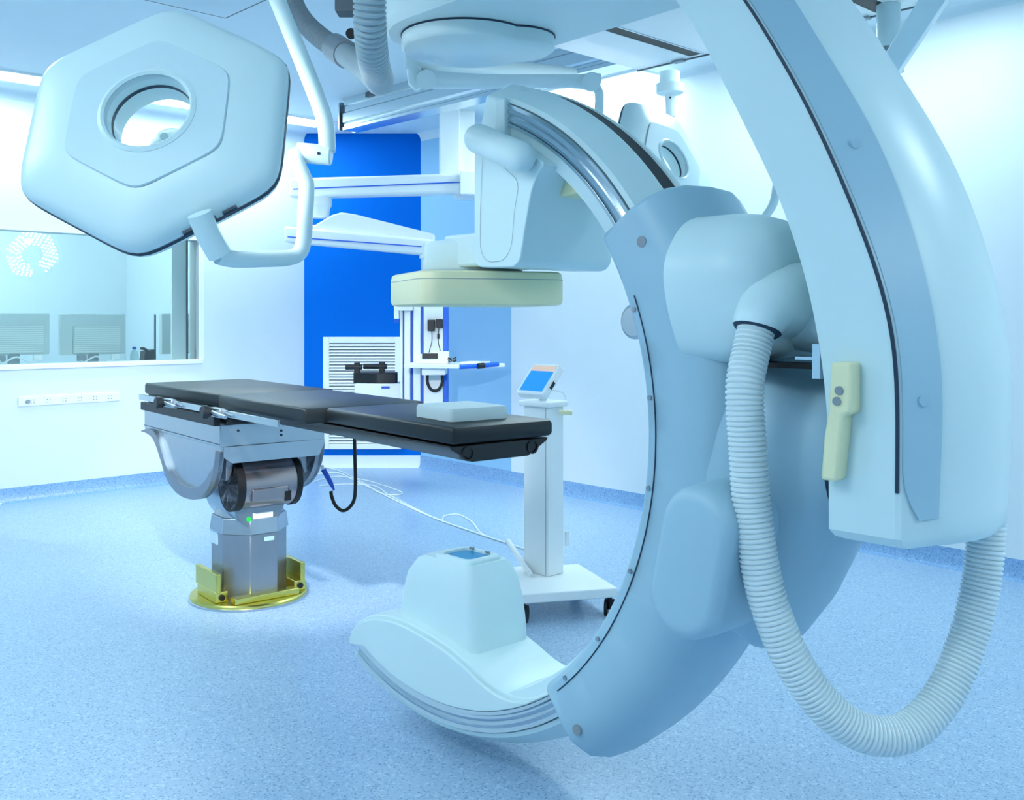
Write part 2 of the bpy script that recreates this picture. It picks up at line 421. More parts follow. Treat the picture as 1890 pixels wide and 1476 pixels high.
obj('spout_rim', tube([(1.203, -.0952, 1.3246), (1.2027, -.0975, 1.319)], [.0525, .047], 32), SEAM, top)
# --- the supply hose hanging in a loop below the stand
hose = obj('supply_hose', ribbed([(1.204, -.088, 1.35), (1.202, -.115, 1.28), (1.205, -.145, 1.20), (1.212, -.145, 1.08), (1.222, -.14, .93), (1.245, -.125, .77), (1.285, -.09, .635), (1.335, -.03, .53),
            (1.385, .035, .478), (1.435, .11, .475), (1.475, .19, .535), (1.50, .26, .645), (1.515, .305, .78), (1.52, .325, .93)], .0405, .0105, .11, 28), HOSE, ca, smooth=40)
# --- curved stand (L-arm) hanging from the ceiling
import bisect
def interp(tab, z):
    zs = [t[0] for t in tab]
    if z <= zs[0]: return tab[0][1]
    if z >= zs[-1]: return tab[-1][1]
    i = bisect.bisect(zs, z)-1; t = (z-zs[i])/(zs[i+1]-zs[i]); return tab[i][1]*(1-t)+tab[i+1][1]*t
X1 = [(.90, 1.372), (1.06, 1.372), (1.18, 1.368), (1.28, 1.354), (1.38, 1.335), (1.50, 1.300), (1.63, 1.247), (1.777, 1.168), (1.933, 1.086), (2.062, 1.01), (2.16, .92), (2.24, .80)]
X2 = [(.90, 1.512), (1.10, 1.514), (1.21, 1.514), (1.314, 1.507), (1.439, 1.474), (1.525, 1.441), (1.659, 1.384), (1.812, 1.310), (1.938, 1.236), (2.03, 1.18), (2.16, 1.085), (2.24, 1.0)]
X3 = [(.90, 1.558), (1.07, 1.565), (1.21, 1.570), (1.334, 1.557), (1.473, 1.526), (1.638, 1.471), (1.78, 1.402), (1.918, 1.318), (2.034, 1.253), (2.16, 1.17), (2.24, 1.1)]
def smooth_tab(t):
    return lambda z: sum(interp(t, z+d)*w for d, w in ((-.10, 1), (-.06, 2), (-.03, 3), (0, 3), (.03, 3), (.06, 2), (.10, 1)))/15
x1f, x2f, x3f = smooth_tab(X1), smooth_tab(X2), smooth_tab(X3)
def arm_loop(z):
    a, b, c = x1f(z), x2f(z), x3f(z)
    sec = [(a, -.10), (b-.004, -.10), (b+.006, -.094), (c-.01, -.008), (c+.002, .006), (c+.032, .10), (c+.038, .17), (c+.025, .26), (c-.01, .32), (c-.06, .345), (a+.04, .345), (a, .31)]
    return [(x, y, z) for x, y in sec]
zs = [.925+(2.24-.925)*k/44 for k in range(45)]
Ls = [arm_loop(z) for z in zs]
def shrink(l, s, dz):
    cx = sum(p[0] for p in l)/len(l); cy = sum(p[1] for p in l)/len(l)
    return [(cx+(p[0]-cx)*s, cy+(p[1]-cy)*s, p[2]+dz) for p in l]
low = [shrink(Ls[0], .86, -.022), shrink(Ls[0], .95, -.014)]
stand = obj('curved_stand', loft(low+Ls), WHITE, ca, smooth=28)
# dark joint running down the stand between the front shell and the side shell
loops = []
for z in zs[3:]:
    b = x2f(z); loops.append([(b-.003, -.1005, z), (b-.003, -.1035, z), (b+.003, -.1035, z), (b+.003, -.098, z)])
obj('stand_joint', loft(loops), SEAM, stand)
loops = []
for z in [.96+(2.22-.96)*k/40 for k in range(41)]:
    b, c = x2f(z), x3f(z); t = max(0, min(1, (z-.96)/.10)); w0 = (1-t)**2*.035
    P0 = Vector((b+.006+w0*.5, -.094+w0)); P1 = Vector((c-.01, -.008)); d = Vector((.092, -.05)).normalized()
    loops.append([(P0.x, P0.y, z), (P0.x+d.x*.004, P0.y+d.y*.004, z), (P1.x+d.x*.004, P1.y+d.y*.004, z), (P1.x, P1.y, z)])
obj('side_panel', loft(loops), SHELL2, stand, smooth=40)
for z, dx in ((1.70, .0), (1.19, .0)):
    b, c = x2f(z), x3f(z); x = (b+c)/2
    obj('stand_plug', cyl((x-.002, -.051, z), (x-.002+.879*.009, -.051-.478*.009, z), .011, 20), SHELL2, stand)
# horizontal beam and hub over the beam axis
def beam(z, s=1.0):
    pts = []
    for k in range(19):
        a = R(90+180*k/18); pts.append((.02+.29*s*math.cos(a), .145+.29*s*math.sin(a), z))
    pts += [(.9, -.145*s, z), (1.10, -.10*s, z), (1.13, .2, z), (1.10, .345*s, z), (.8, .40*s, z)]
    return pts
obj('top_beam', loft([beam(2.24, .93), beam(2.262, 1.0), beam(2.50, 1.0), beam(2.54, .93)]), WHITE, ca, smooth=40)
def lobes(r1, r2, d, n=64):
    out = []
    for k in range(n):
        a = 2*math.pi*k/n; r = r1; b = -d*math.cos(a); disc = r2*r2-(d*math.sin(a))**2
        if disc >= 0: r = max(r1, d*math.cos(a)+math.sqrt(disc))
        out.append((r*math.cos(a), r*math.sin(a)))
    return out
hubp = lobes(.205, .13, .15)
def hl(s, z): return [(.0+x*s*math.cos(R(46))-y*s*math.sin(R(46)), .13+x*s*math.sin(R(46))+y*s*math.cos(R(46)), z) for x, y in hubp]
obj('hub_cap', loft([hl(.95, 2.19), hl(1.0, 2.20), hl(1.0, 2.238)]), WHITE, ca, smooth=50)
obj('hub_gap', loft([hl(.985, 2.232), hl(1.012, 2.236), hl(1.012, 2.241)]), SEAM, ca)
obj('hub_neck', cyl((.02, .145, 2.5), (.02, .145, 2.995), .2, 40), WHITE, ca)
# yellow hand grip on the stand
gp = [(1.398, 1.262), (1.441, 1.262), (1.441, 1.163), (1.424, 1.158), (1.420, 1.12), (1.410, 1.028), (1.376, 1.028), (1.383, 1.115), (1.393, 1.17)]
grip = obj('hand_grip', prism(gp, -.142, -.098, 'y'), YEL, ca, bevel=.007)
for z, x in ((1.207, 1.417), (1.186, 1.412)):
    obj('grip_button', cyl((x, -.140, z), (x, -.1455, z), .0085, 20), GREY, grip)
obj('warning_bracket', join(bb(1.335, 1.352, -.10, -.07, 1.225, 1.295), bb(1.29, 1.345, -.09, -.08, 1.262, 1.268)), LBLUE, ca)
# --- detector assembly at the upper end of the C
hous = [(.235, 1.505), (.26, 1.492), (.40, 1.488), (.425, 1.505), (.445, 1.60), (.47, 1.70), (.50, 1.745), (.52, 1.76), (.40, 1.835), (.33, 1.868), (.26, 1.885), (.235, 1.84)]
det = obj('detector_housing', prism(roundpoly(hous, .025, 4), -.045, .335, 'y'), WHITE, ca, bevel=.02, bseg=4, smooth=50)
fp = roundpoly([(.275, 1.835), (.262, 1.65), (.262, 1.54), (.29, 1.505), (.36, 1.505), (.392, 1.54), (.405, 1.65), (.425, 1.72)], .03, 4)
inner = [((x-.335)*.985+.335, (z-1.66)*.992+1.66) for x, z in fp]
n = len(fp)
V = [(x, -.0462, z) for x, z in fp]+[(x, -.0462, z) for x, z in inner]
obj('housing_panel_line', (V, [(i, (i+1) % n, (i+1) % n+n, i+n) for i in range(n)]), GREY, det)
# hollow on the stand side of the housing with the yellow bumper
obj('yellow_bumper', prism([(.46, 1.685), (.555, 1.69), (.565, 1.70), (.52, 1.745), (.48, 1.75)], .07, .23, 'y'), YEL, det, bevel=.008)
# bolster shaped handle
obj('bolster_handle', capsule((.262, -.085, 1.866), (.505, -.085, 1.762), .042, 28), WHITE, det, smooth=60)
obj('handle_mount', bb(.34, .46, -.09, -.03, 1.78, 1.83), WHITE, det, bevel=.01)
obj('hanger_bar', bb(.295, .335, -.02, .30, 1.86, 1.97), WHITE, det, bevel=.006)
turn = obj('detector_turntable', lathe([(.10, 1.485), (.15, 1.488), (.156, 1.50), (.156, 1.575), (.148, 1.585), (.001, 1.585)], (.02, MC, 0), 'z', 48), WHITE, ca)
obj('turntable_arm', prism(roundpoly([(.02, .01), (.34, .01), (.34, .28), (.02, .28)], .03, 4), 1.50, 1.60, 'z'), WHITE, turn, bevel=.01)
srot = R(-23.7)
def slab(s, z): return [(x+.02, y+MC, z) for x, y in rrect(.457*s, .457*s, .06*s, 7, rot=srot)]
det2 = obj('flat_detector', loft([slab(.93, 1.384), slab(.985, 1.389), slab(1.0, 1.40), slab(1.0, 1.465), slab(.985, 1.482), slab(.95, 1.487)]), YEL, ca, smooth=40)
obj('detector_seam', loft([slab(1.001, 1.4615), slab(1.001, 1.4635)], False), GREY, det2)
obj('detector_plate', cyl((.02, MC, 1.486), (.02, MC, 1.4905), .165, 40), GREYD, det2)
# --- tube assembly at the lower end of the C
tp = [(-.455, .235), (-.447, .279), (-.411, .318), (-.318, .362), (-.17, .378), (.021, .356), (.148, .322), (.243, .288), (.335, .276), (.422, .294), (.506, .343)]
tpp = [(v.x, v.z) for v in catmull([(x, 0, z) for x, z in tp], 5)]
bot = [rp(.905, a, 0) for a in [-54.5-(116.0-54.5)*k/30 for k in range(31)]]
poly = tpp+[(b[0], b[2]) for b in bot]
tank = obj('tube_tank', prism(poly, .004, .286, 'y'), WHITE, ca, bevel=.012, smooth=50)
fpoly = [(x*.985-.002, z-.012) for x, z in tpp[2:-1]]+[(b[0]*.985, CZ+(b[2]-CZ)*.985) for b in bot[1:-1]]
obj('tank_side_cover', prism(fpoly, -.010, .004, 'y'), WHITE, tank, bevel=.004, smooth=50)
# box with the beam port
def tb(w, d, z, cx, cy): return [(cx+x, cy+y, z) for x, y in rrect(w, d, min(w, d)*.14, 5)]
port = obj('tube_housing', loft([tb(.385, .25, .29, -.06, .165), tb(.38, .245, .38, -.06, .165), tb(.365, .235, .45, -.058, .163), tb(.33, .22, .52, -.05, .158), tb(.27, .19, .57, -.035, .150), tb(.23, .165, .585, -.02, .143)]), WHITE, ca, smooth=35)
def tw(s, z): return [(.0+x, .135+y, z) for x, y in rrect(.165*s, .135*s, .02, 4)]
obj('port_frame', loft([tw(1.05, .578), tw(1.05, .594), tw(1.0, .599), tw(.80, .599), tw(.78, .588)]), WHITE, port)
obj('port_window', loft([tw(.78, .586), tw(.78, .592)]), TUBEWIN, port)
for x in (-.045, .03): obj('port_clip', bb(x, x+.016, .182, .190, .598, .604), GREY, port)

# ------------------------------------------------------------------ ceiling structure
def rootloc(g, r): return [tuple(Vector(p)-r.location) for p in g[0]], g[1]
def ow(name, g, m, root, parent=None, **k):       # a part given in room coordinates; root is unrotated
    return obj(name, rootloc(g, root), m, parent or root, **k)
U_ = Vector((.6909, -.7230, 0)); M_ = Vector((.7230, .6909, 0)); C0 = Vector((-.239, 3.042, 0))
def um(a, m, z): p = C0+U_*a+M_*m; return (p.x, p.y, z)
# aluminium rail the trolley runs on
rail = thing('ceiling_rail', 'silver aluminium ceiling track with a dark open end near the blue wall', 'rail', um(-3.95, 2.36, 2.76), R(-46.3))
Lr = 5.2
rs = [(-.06, .24), (.06, .24), (.06, .19), (.05, .18), (.05, .14), (.07, .125), (.07, .06), (.055, .045), (.055, .03), (.07, .02), (.07, 0), (-.07, 0), (-.07, .02), (-.055, .03), (-.055, .045), (-.07, .06), (-.07, .125), (-.05, .14), (-.05, .18), (-.06, .19)]
obj('rail_profile', prism([(y, z) for y, z in rs], .05, Lr, 'x'), ALU, rail, smooth=30)
obj('end_plate', prism(roundpoly([(-.075, .0), (.075, .0), (.075, .22), (-.075, .22)], .02, 3), -.004, .012, 'x'), STEEL, rail)
obj('end_recess', prism(roundpoly([(-.05, .05), (.05, .05), (.05, .18), (-.05, .18)], .02, 3), -.0045, -.0035, 'x'), DGREY, rail)
obj('end_bumper', join(cyl((.012, 0, .10), (.05, 0, .10), .045, 20)), BLACK, rail)
for x in (.35, .95, 1.55, 2.15): obj('rail_clamp', bb(x, x+.08, -.075, -.055, .20, .235), GREYD, rail)
# white trolley plate with its slots
tp_ = thing('trolley_plate', 'white ceiling plate with a black slot behind the curved stand', 'ceiling plate', um(-1.16, 2.43, 2.742), R(-46.3))
def plate_with_slot(x0, x1, y0, y1, sx0, sx1, sy0, sy1, z0, z1):
    return join(bb(x0, sx0, y0, y1, z0, z1), bb(sx1, x1, y0, y1, z0, z1), bb(sx0, sx1, y0, sy0, z0, z1), bb(sx0, sx1, sy1, y1, z0, z1))
pls = obj('plate_sheet', plate_with_slot(0, 1.0, -1.9, 0, .37, .46, -.90, -.03, 0, .02), PURE, tp_, smooth=0)
obj('slot_recess', bb(.37, .452, -.90, -.03, .002, .018), BLACK, tp_, smooth=0)
obj('slot_edge', bb(.452, .462, -.90, -.03, -.003, .02), STEEL, tp_, smooth=0)
tp2 = obj('plate_sheet', plate_with_slot(1.0, 3.4, -1.9, 0, 1.41, 1.50, -.90, -.03, 0, .02), PURE, tp_, smooth=0)
obj('slot_recess', bb(1.41, 1.50, -.90, -.03, .002, .018), BLACK, tp_, smooth=0)
obj('plate_edge', bb(-.01, 3.4, -.005, .006, -.006, .03), GREYD, tp_, smooth=0)
obj('plate_carrier', bb(0, 3.4, -.6, -.02, .02, .235), PURE, tp_, smooth=0)
for x in (.25, .52, 1.3): obj('plate_clip', bb(x, x+.07, -.03, .006, -.012, 0), GREY, tp_)
# canopy panel above the large lamp
cp = thing('ceiling_canopy', 'pale ceiling canopy panel with a dark edge above the large lamp head', 'ceiling panel', um(-1.93, .305, 2.76), R(-46.3))
obj('canopy_sheet', bb(0, 1.5, -2.2, 0, 0, .05), CEIL, cp, smooth=0)
obj('canopy_edge', join(bb(-.008, 1.5, 0, .008, 0, .055), bb(-.008, 0, -2.2, .0, 0, .055)), GREYD, cp, smooth=0)
obj('canopy_skirt', bb(.05, 1.45, -2.15, -.05, .05, .24), CEIL, cp, smooth=0)
# hanging hose loop and its bracket
hl_ = thing('hanging_hose', 'grey ribbed cable hose hanging in a loop from the ceiling left of the white hub', 'hose', px(690, 60, 2.6))
ow('hose_run', ribbed([px(686, -150, 2.30), px(683, -40, 2.33), px(683, 50, 2.38), px(690, 115, 2.5), px(700, 148, 2.72), px(692, 143, 3.05), px(660, 118, 3.35), px(629, 94, 3.55)], .040, .013, .15, 26), HOSE2, hl_)
ow('hose_run', ribbed([px(629, 94, 3.55), px(590, 68, 3.68), px(558, 36, 3.78), px(540, 0, 3.85), px(530, -50, 3.9)], .040, .014, .16, 26), HOSED, hl_)
ow('hose_coupling', cyl(px(640, 101, 3.5), px(618, 87, 3.6), .050, 28), GREY, hl_)
ow('hose_bracket', join(bb(-.585, -.415, 3.25, 3.33, 2.36, 2.995)), GREYD, hl_, bevel=.004)
ow('bracket_bolt', cyl(px(648, 62, 3.24), px(648, 62, 3.29), .018, 14), BLACK, hl_)

# ------------------------------------------------------------------ operating lamps
def hexr(t, ap, p=16): return ap*(sum(abs(math.cos(t-R(60*i)))**p for i in range(3)))**(-1/p)
def lamp_head(root, c, X, Y, Z, Rv, sc=1.0):
    """hexagonal head with a round opening; local z is the back of the lamp"""
    M = Matrix((X, Y, Z)).transposed()
    c = Vector(c)
    def W(p): return tuple(c+M @ (Vector(p)*sc)-root.location)
    N = 96; ap = Rv*.872
    def loop(circ, hexa, b, z):
        out = []
        for k in range(N):
            t = 2*math.pi*k/N; r = (1-b)*circ+b*hexr(t, hexa); out.append(W((r*math.cos(t), r*math.sin(t), z)))
        return out
    prof = [(.098, 0, 0, .030), (.104, 0, 0, .040), (.118, .1, 0, .040), (.2, .18, .8, .036), (0, ap*.90, 1, .018), (0, ap*.965, 1, .004), (0, ap, 1, -.018),
            (0, ap, 1, -.040), (0, ap*.985, 1, -.052), (0, ap*.95, 1, -.060), (.2, .18, .8, -.062), (.112, .1, 0, -.062), (.098, 0, 0, -.052), (.097, 0, 0, -.01)]
    L = [loop(*q) for q in prof]; L.append(L[0])
    head = obj('lamp_head', loft(L, False), WHITE, root, smooth=40)
    pan = [loop(.104, .1, 0, .0405), loop(.104, .1, 0, .045), loop(.3, ap*.585, .97, .041), loop(.3, ap*.592, .97, .037)]
    obj('hexagon_panel', loft(pan, False), HEXPAN, head, smooth=30)
    obj('hole_lip', loft([loop(.100, 0, 0, .046), loop(.106, 0, 0, .051), loop(.115, 0, 0, .046), loop(.115, 0, 0, .038)], False), WHITE, head, smooth=60)
    obj('hole_seam', loft([loop(.0965, 0, 0, .008), loop(.0965, 0, 0, -.002)], False), SEAM, head)
    obj('rim_seal', loft([loop(0, ap*1.004, 1, -.024), loop(0, ap*1.006, 1, -.030), loop(0, ap*1.004, 1, -.036)], False), SEAM, head)
    # LED lenses on the working side
    gs = []
    for i, rr in enumerate((.135, .17, .205, .24, .275)):
        n = int(rr*130)
        for k in range(n):
            t = 2*math.pi*(k+.5*(i % 2))/n
            if R(250) < t < R(285): continue
            q = hexr(t, rr*.95); x, y = q*math.cos(t), q*math.sin(t)
            v = [W((x+.011*math.cos(a), y+.011*math.sin(a), -.0655)) for a in (j*math.pi/3 for j in range(6))]
            v2 = [W((x+.011*math.cos(a), y+.011*math.sin(a), -.060)) for a in (j*math.pi/3 for j in range(6))]
            gs.append(loft([v2, v]))
    led = obj('led_lenses', join(*gs), LED, head, kind='stuff')
    # sterile handle dome seen through the opening
    dome = [loop(r, 0, 0, z) for r, z in ((.010, -.062), (.010, -.075), (.030, -.080), (.046, -.095), (.052, -.12), (.044, -.148), (.02, -.162), (.002, -.165))]
    hd = obj('sterile_handle', loft(dome), DOMEM, root, smooth=60)
    obj('handle_bridge', tube([W((.0, -.099, -.058)), W((0, -.02, -.066)), W((0, 0, -.08))], .008*sc, 12), WHITE, hd)
    return head, W, M
def spot(root, c, d, watt, size, blend, col, r):
    l = bpy.data.lights.new('lamp_light', 'SPOT'); l.energy = watt; l.spot_size = R(size); l.spot_blend = blend; l.color = col; l.shadow_soft_size = r
    o = bpy.data.objects.new('lamp_light', l); COL.objects.link(o); o.parent = root
    o.location = Vector(c)-root.location; o.rotation_euler = Vector(d).to_track_quat('-Z', 'Y').to_euler()
    return o
# large lamp on the left
c1 = Vector((-.842, 2.32, 1.811))
lamp1 = thing('operating_lamp', 'large hexagonal operating lamp head with a round hole at upper left', 'operating lamp', c1)
Xv = Vector((.999, -.035, .028)); Yv = Vector((-.011, .40, .916)); Yv = (Yv-Xv*Yv.dot(Xv)).normalized(); Xv.normalize(); Zv = Xv.cross(Yv)
h1, W1, M1 = lamp_head(lamp1, c1, Xv, Yv, Zv, .350)
obj('rim_connector', tube([Vector(W1((.10, -.295, -.02))), Vector(W1((.17, -.255, -.02)))], .009, 8), SEAM, h1)
obj('rim_connector', tube([Vector(W1((.185, -.247, -.018))), Vector(W1((.215, -.23, -.018)))], .007, 8), SEAM, h1)
yk = ow('yoke', tube(catmull([px(368, 394, 2.17), px(386, 436, 2.19), px(406, 470, 2.21)], 6), .027, 24), WHITE, lamp1, smooth=50)
ow('yoke_bar', tube(catmull([px(402, 472, 2.21), px(430, 478, 2.24), px(480, 478, 2.32), px(530, 476, 2.42), px(553, 466, 2.45), px(561, 440, 2.46), px(563, 400, 2.46), px(566, 345, 2.47), px(560, 325, 2.47), px(549, 300, 2.47), px(546, 280, 2.48)], 6), .0195, 20), WHITE, lamp1, yk and lamp1, smooth=50)
ow('joint', cyl(px(548, 281, 2.49), px(612, 287, 2.49), .0255, 28), WHITE, lamp1, bevel=.004)
ow('joint_screw', cyl(px(588, 283, 2.462), px(588, 283, 2.47), .004, 10), SEAM, lamp1)
ow('spring_arm', tube(catmull([px(604, 280, 2.49), px(602, 235, 2.50), px(594, 205, 2.51), px(575, 155, 2.53), px(548, 88, 2.57), px(512, 0, 2.62), px(480, -80, 2.66)], 8), .0215, 20), WHITE, lamp1, smooth=50)
ow('ceiling_post', join(cyl(px(480, -78, 2.66), px(480, -165, 2.66), .035, 24), cyl(px(480, -150, 2.66), (px(480, 0, 2.66)[0], 2.66, 2.99), .03, 24)), WHITE, lamp1)
spot(lamp1, Vector(W1((.0, .19, -.10)))+c1, Vector((-.05, .89, -.45)), LAMP_ONE_WATT, 48, .6, (1, .97, .97), .03)
# second lamp behind the C
c2 = Vector(px(1232, 302, 4.92))
lamp2 = thing('operating_lamp', 'smaller-looking hexagonal operating lamp behind the top of the C-shaped arm', 'operating lamp', c2)
Z2 = Vector((.66, -.66, .36)).normalized(); X2v = Vector((0, 0, 1)).cross(Z2).normalized(); Y2 = Z2.cross(X2v)
rot = Matrix.Rotation(R(24), 3, Z2); X2v = rot @ X2v; Y2 = rot @ Y2
h2, W2, M2 = lamp_head(lamp2, c2, X2v, Y2, Z2, .375)
ow('yoke', tube(catmull([px(1405, 408, 4.8), px(1425, 380, 4.8), px(1432, 355, 4.8), px(1438, 300, 4.82), px(1440, 200, 4.85), (px(1438, 0, 4.85)[0], 4.85, 2.74)], 6), .022, 16), WHITE, lamp2, smooth=50)
ow('yoke', tube(catmull([px(1405, 408, 4.8), px(1380, 425, 4.8), px(1335, 412, 4.85), px(1300, 375, 4.9)], 6), .022, 16), WHITE, lamp2, smooth=50)
ow('spindle', join(cyl(px(761, 96, 4.75), px(761, 128, 4.75), .036, 24), cyl(px(761, 96, 4.75), px(761, -40, 4.75), .03, 24)), WHITE, lamp2)
ow('spindle_joint', tube([px(764, 125, 4.75), px(767, 152, 4.75), px(775, 163, 4.75)], [.036, .036, .026], 24), WHITE, lamp2, smooth=50)
ow('extension_arm', tube([px(760, 108, 4.75), px(850, 118, 4.9), px(960, 128, 5.2), px(1060, 134, 5.6)], [.06, .052, .042, .03], 20, flat=.7), WHITE, lamp2, smooth=50)
ow('spring_arm', tube(catmull([px(772, 147, 4.74), px(795, 146, 4.74), px(815, 148, 4.74), px(900, 150, 4.72), px(1000, 150, 4.7), px(1060, 150, 4.68), px(1085, 151, 4.68), px(1108, 152, 4.68)], 4),
   [.033+.012*(math.exp(-((k-6)/4)**2)+.8*math.exp(-((k-26)/3.5)**2)) for k in range(29)], 24), WHITE, lamp2, smooth=50)
ow('arm_joint', cyl(px(787, 147, 4.80), px(787, 147, 4.68), .047, 28), WHITE, lamp2)
ow('arm_joint', cyl(px(1092, 151, 4.74), px(1092, 151, 4.62), .045, 28), WHITE, lamp2)
ow('down_tube', tube(catmull([px(1098, 158, 4.68), px(1106, 175, 4.7), px(1106, 230, 4.7), px(1118, 290, 4.75), px(1150, 315, 4.86)], 6), .022, 20), WHITE, lamp2)
spot(lamp2, Vector(W2((.0, .19, -.10)))+c2, Vector((-.83, .44, -.36)), LAMP_TWO_WATT, 42, .8, (1, .97, .97), .03)
# ceiling post with a flange behind the second lamp
cpst = thing('ceiling_post', 'white ceiling post with a round flange above the second lamp', 'ceiling post', px(1236, 180, 5.6))
ow('tube', cyl(px(1236, 160, 5.6), (px(1236, 0, 5.6)[0], 5.6, 2.741), .058, 32), WHITE, cpst)
ow('flange', lathe([(.058, .035), (.078, .03), (.078, -.02), (.06, -.03), (.001, -.03)], px(1236, 165, 5.6), 'z', 36), WHITE, cpst)
ow('rod', cyl(px(1236, 172, 5.6), px(1238, 215, 5.6), .028, 20), WHITE, cpst)
ow('rod_screw', cyl(px(1237, 180, 5.57), px(1237, 180, 5.575), .006, 8), SEAM, cpst)
# post and diagonal arm at the upper right
cq = thing('lamp_support_arm', 'white ceiling post with a diagonal square arm at upper right behind the stand', 'support arm', px(1640, 60, 4.4))
ow('post', cyl(px(1640, 88, 4.4), (px(1640, 0, 4.4)[0], 4.4, 2.741), .052, 32), WHITE, cq)
ow('post_cap', cyl(px(1640, 98, 4.4), px(1640, 88, 4.4), .042, 28), GREY, cq)
a_, b_ = Vector(px(1640, 130, 4.25)), Vector(px(1760, -55, 3.6))
ow('square_arm', tube([a_, b_], .062, 4), WHITE, cq, smooth=0, bevel=.006)
ow('arm_end', cyl(px(1655, 108, 4.3), px(1655, 134, 4.3), .03, 20), WHITE, cq)

# ------------------------------------------------------------------ ceiling pendant with its equipment column
pd = thing('ceiling_pendant', 'white two-arm ceiling pendant in front of the blue wall', 'pendant', px(843, 300, 7.9))
ow('drop_tube', bb(px(812, 0, 7.9)[0], px(850, 0, 7.9)[0], 7.82, 7.98, 2.44, 3.0), PURE, pd, bevel=.01)
ow('drop_cover', bb(px(838, 0, 7.9)[0], px(876, 0, 7.9)[0], 7.86, 8.04, 2.30, 3.0), PURE, pd, bevel=.01)
def armbar(P, Q, w, h): # box bar between two points, w across, h tall
    P, Q = Vector(P), Vector(Q); d = (Q-P); s = Vector((-d.y, d.x, 0)).normalized()*w/2
    V = []
    for B in (P, Q):
        V += [B-s+Vector((0, 0, -h/2)), B+s+Vector((0, 0, -h/2)), B+s+Vector((0, 0, h/2)), B-s+Vector((0, 0, h/2))]
    return [tuple(v) for v in V], [(3, 2, 1, 0), (4, 5, 6, 7), (0, 1, 5, 4), (1, 2, 6, 5), (2, 3, 7, 6), (3, 0, 4, 7)]
ua = ow('upper_arm', armbar(px(540, 349, 8.1), px(856, 340, 7.85), .17, .155), PURE, pd, bevel=.02)
ow('arm_stripe', armbar(px(541, 349, 8.01), px(853, 336, 7.76), .006, .009), STRIPE, pd, ua)
ow('arm_block', bb(px(850, 0, 7.8)[0], px(880, 0, 7.8)[0], 7.70, 8.0, px(0, 362, 7.8)[2], px(0, 318, 7.8)[2]), PURE, pd, bevel=.01)
ow('elbow', lathe([(.001, .07), (.10, .07), (.10, .0), (.085, -.02), (.075, -.09), (.06, -.1), (.001, -.1)], px(590, 380, 8.06), 'z', 32), PURE, pd)
lo = ow('lower_arm', armbar(px(530, 433, 8.0), px(800, 458, 7.85), .16, .13), PURE, pd, bevel=.02)
ow('arm_stripe', armbar(px(531, 437, 7.915), px(778, 455, 7.765), .006, .009), STRIPE, pd, lo)
hump = [(px(545, 0, 8)[0], px(0, 430, 8)[2]), (px(552, 0, 8)[0], px(0, 418, 8)[2]), (px(585, 0, 8)[0], px(0, 416, 8)[2]), (px(600, 0, 8)[0], px(0, 407, 8)[2]), (px(615, 0, 8)[0], px(0, 398, 8)[2]), (px(632, 0, 8)[0], px(0, 393, 8)[2]), (px(655, 0, 8)[0], px(0, 396, 8)[2]), (px(803, 0, 8)[0], px(0, 433, 8)[2]), (px(803, 0, 8)[0], px(0, 450, 8)[2])]
ow('arm_hump', prism(hump, 7.93, 8.03, 'y'), PURE, pd, lo, bevel=.015)
ow('head_joint', lathe([(.001, .06), (.09, .06), (.09, -.05), (.07, -.06), (.07, -.35), (.001, -.35)], px(795, 465, 7.85), 'z', 28), PURE, pd)
def rb(u0, u1, v0, v1, Y0, Y1): return bb(px(u0, 0, Y0)[0], px(u1, 0, Y0)[0], Y0, Y1, px(0, v1, Y0)[2], px(0, v0, Y0)[2])
rk = ow('equipment_column', rb(739, 826, 515, 770, 7.80, 7.95), STRIPE, pd, bevel=.004)
for u0, u1 in ((738, 743), (746, 757), (763, 776)): ow('column_post', rb(u0, u1, 515, 770, 7.765, 7.80), PURE, pd, rk, bevel=.006)
ow('socket_panel', rb(782, 817.5, 520, 770, 7.785, 7.80), PURE, pd, rk)
for v in (574, 638, 742):
    for u in (786, 803): ow('socket', rb(u, u+12, v, v+14, 7.78, 7.786), LABEL, pd, rk)
for u0, u1, v0, v1 in ((789, 802, 590, 611), (804, 817, 589, 605)):
    ad = ow('power_adapter', rb(u0, u1, v0, v1, 7.73, 7.785), DGREY, pd, rk, bevel=.004)
ow('cable_ferrite', rb(807, 811, 616, 625, 7.755, 7.775), BLACK, pd, rk)
ow('adapter_cord', tube(catmull([px(797, 610, 7.75), px(797, 630, 7.75), px(793, 645, 7.75), px(791, 655, 7.74)], 6), .003, 6), DGREY, pd, rk)
ow('adapter_cord', tube(catmull([px(810, 604, 7.75), px(809, 630, 7.76), px(812, 645, 7.75), px(813, 655, 7.74)], 6), .003, 6), DGREY, pd, rk)
sh = ow('shelf', prism([px(745, 0, 7.45)[:2], px(845, 0, 7.35)[:2], px(932, 0, 7.6)[:2], px(860, 0, 7.8)[:2], px(762, 0, 7.8)[:2]], px(0, 679, 7.45)[2], px(0, 672, 7.45)[2], 'z'), PURE, pd, rk, bevel=.004)
ow('shelf_apron', rb(778, 822, 678, 692, 7.5, 7.75), PURE, pd, rk, bevel=.004)
ow('shelf_handle', tube([px(848, 677, 7.36), px(884, 675, 7.44), px(919, 672, 7.55)], .018, 12), STRIPE, pd, sh)
ow('handle_switch', tube([px(882, 675.5, 7.41), px(893, 674.5, 7.44)], .022, 12), DGREY, pd, sh)
ow('gas_hose', tube(catmull([px(789, 692, 7.74), px(789, 706, 7.74), px(795, 718, 7.74), px(803, 721, 7.74), px(811, 717, 7.74), px(816, 706, 7.74), px(816, 692, 7.74)], 6), .012, 10), BLACK, pd, rk)
